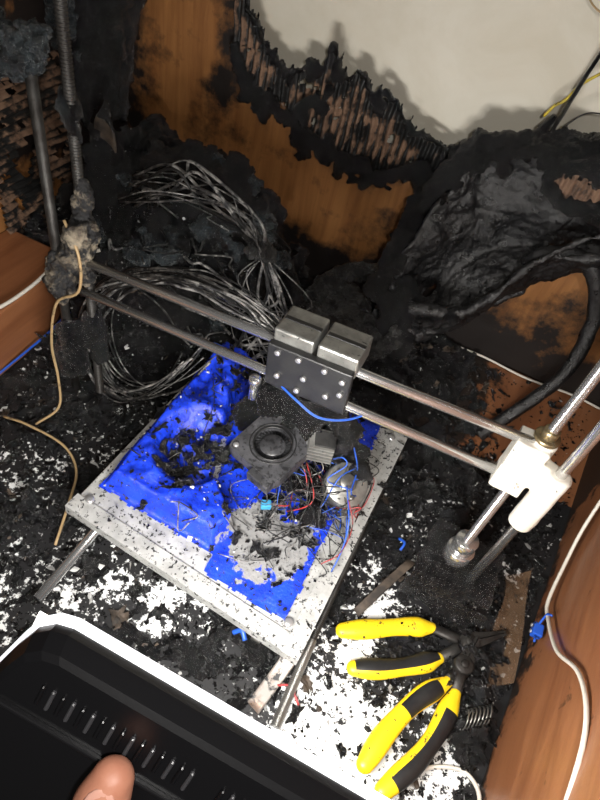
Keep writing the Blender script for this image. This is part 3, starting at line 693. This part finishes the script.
V,F=slab(((-1.6,15.2,.5),(-.4,14.8,.5),(.8,20.6,1.6),(-.5,20.9,1.6)),.2,nz=.2);mob("rusted_metal_strip",V,F,RUST)
V,F=slab(((3.2,26.6,.9),(3.9,26.2,.9),(6.8,33,1.8),(6.0,33.2,1.8)),.12,nz=.3);mob("brown_wood_splinter",V,F,FLAKEB)
wire("blue_wire_offcut",[(-5.3,19.5,.6),(-4.7,19.8,1.1),(-4.1,19.3,.8)],.22,CABB)
wire("red_wire_offcut",[(0,17.4,.8),(1,17.7,1.1),(2.2,16.8,.9)],.1,CABR)
wire("blue_wire_offcut.001",[(4.6,35.4,1),(5.2,34.9,1.5),(5.1,34.1,1.2)],.14,CABB)
# ---------------------------------------------------------------- work lamp
A=Vector((-8.6,6.7,29.4));e1=Vector((.983,.042,-.180)).normalized();e2=Vector((-.135,-.502,-.855)).normalized();nn=Vector((.126,-.865,.488)).normalized()
LM=Matrix(((e1.x,e2.x,nn.x,A.x),(e1.y,e2.y,nn.y,A.y),(e1.z,e2.z,nn.z,A.z),(0,0,0,1)))
lp=empty("led_work_light",tuple(A))
def outline(ins=0):
    K=[(-2.9,9.6),(-1.5,4.0),(-.95,1.9),(-.55,.8),(0,.22),(.7,0),(14.6,0),(15.6,.3),(16.2,1.2),(16.4,2.4),(16.4,9.6)]
    cx,cy=6.9,4.8
    return [(cx+(x-cx)*(1-ins/9),cy+(y-cy)*(1-ins/4.8)) for x,y in K]
def extr(name,levels,m):
    V=[];F=[];n=len(outline())
    for ins,w in levels:
        V+=[(x,y,w) for x,y in outline(ins)]
    for i in range(len(levels)-1):
        for k in range(n):F.append((i*n+k,i*n+(k+1)%n,(i+1)*n+(k+1)%n,(i+1)*n+k))
    F.append(tuple(range(n)));F.append(tuple((len(levels)-1)*n+k for k in range(n))[::-1])
    return mob(name,V,F,m,parent=lp,smooth=False,xf=LM)
extr("diffuser_rim",[(.12,0),(0,.1),(0,.5),(.1,.56)],RIM)
extr("housing_back",[(.12,.57),(.10,1.0),(.35,1.75),(.6,1.9)],BLKP)
for r_,(v0,v1,u0,u1) in enumerate(((1.7,2.7,1.0,7.6),(1.7,2.7,8.6,14),(4.6,5.6,6.6,13.6))):
    i=0;u=u0
    while u<u1:
        box("vent_rib_%d_%d"%(r_,i),(u,(v0+v1)/2,1.96),(.16,v1-v0,.2),BLKG if i%2 else BLKP,parent=lp,bev=.05,xf=LM,segs=1);u+=.42;i+=1
box("housing_step",(6.6,3.5,1.98),(16.8,.18,.3),BLKP,parent=lp,bev=.08,xf=LM)
box("lens_panel",(6.9,3.9,-.06),(15.5,6,.08),LENS,parent=lp,bev=0,xf=LM)
# ---------------------------------------------------------------- hand
hd=empty("hand",tuple(LM@Vector((4,12,0))))
def hp(*p):return [LM@Vector(a) for a in p]
parts=[]
parts.append(round_tube(catmull(hp((4.6,13.0,.4),(5.3,9.8,2.6),(5.2,6.6,3.1),(4.95,4.0,3.0),(4.85,3.0,2.75)),5),[1.5,1.35,1.0,1.05,.82],16))
for k,(u,l) in enumerate(((.3,.5),(2.4,0),(4.5,-.1),(6.4,.3))):
    parts.append(round_tube(catmull(hp((u*.8+1.0,15.0,-2.0),(u,12.8,-3.3),(u,10.6+l*.3,-3.3),(u+.1,8.9+l*.5,-2.3),(u+.15,8.0+l*.5,-1.2)),5),[1.15,1.0,.92,.85,.72],14))
parts.append(round_tube(hp((1.6,14.2,-1.4),(2.0,18.5,-1.0)),[1.9,1.9],16));parts.append(round_tube(hp((3.6,14.2,-1.0),(3.3,18.5,-.8)),[2.0,2.0],16))
parts.append(round_tube(hp((5.4,14.2,-1.2),(4.4,18.5,-.9)),[1.9,1.9],16));parts.append(round_tube(hp((3.2,18,-.9),(3.2,23,-.4),(3.2,34,1)),[2.7,2.6,3.4],18))
V,F=join(parts);remesh(mob("hand_skin",V,F,SKIN,parent=hd),.14,(),smooth=8)
V,F=blob((0,0,0),(.58,.72,.12),16,10,nz=0);NM=LM@Matrix.Translation((4.88,3.35,3.66))@Euler((math.radians(20),0,0)).to_matrix().to_4x4()
mob("thumbnail",V,F,NAIL,parent=hd,xf=NM)

# ---------------------------------------------------------------- lights
def area(name,M,sx,sy,p,c):
    l=bpy.data.lights.new(name,'AREA');l.shape='RECTANGLE';l.size=sx*S;l.size_y=sy*S;l.energy=p;l.color=c
    o=bpy.data.objects.new(name,l);col.objects.link(o);o.matrix_world=M;return o
p=LM@Vector((6.9,3.9,-.35))
M=Matrix(((e1.x,-e2.x,nn.x,p.x*S),(e1.y,-e2.y,nn.y,p.y*S),(e1.z,-e2.z,nn.z,p.z*S),(0,0,0,1)))
area("lamp_beam",M,14,5.5,2.8,(1,.97,.92))
def aim(loc,tgt):
    d=Vector(loc)-Vector(tgt);R=d.to_track_quat('Z','Y').to_matrix().to_4x4();R.translation=Vector(loc)*S;return R
area("added_camera_fill",aim((5,-4,60),(-3,38,4)),2.2,2.2,2.0,(1,.97,.93))  # added light beside the camera, put in for glints on the char
area("overhead_fill",aim((-25,-25,120),(-5,35,0)),30,30,1.3,(1,.85,.66))  # weak warm fill from an unseen source overhead
w=bpy.data.worlds.new("w");C.scene.world=w;w.use_nodes=True
w.node_tree.nodes["Background"].inputs[0].default_value=(.9,.85,.8,1);w.node_tree.nodes["Background"].inputs[1].default_value=.04

cam=bpy.data.cameras.new("camera");cam.sensor_width=36;cam.lens=27.9;cam.clip_start=.005
co=bpy.data.objects.new("camera",cam);col.objects.link(co)
co.matrix_world=Matrix(((.8917,-.4226,.1623,0),(.4189,.6347,-.6494,0),(.1714,.6471,.7430,.54),(0,0,0,1)))
C.scene.camera=co
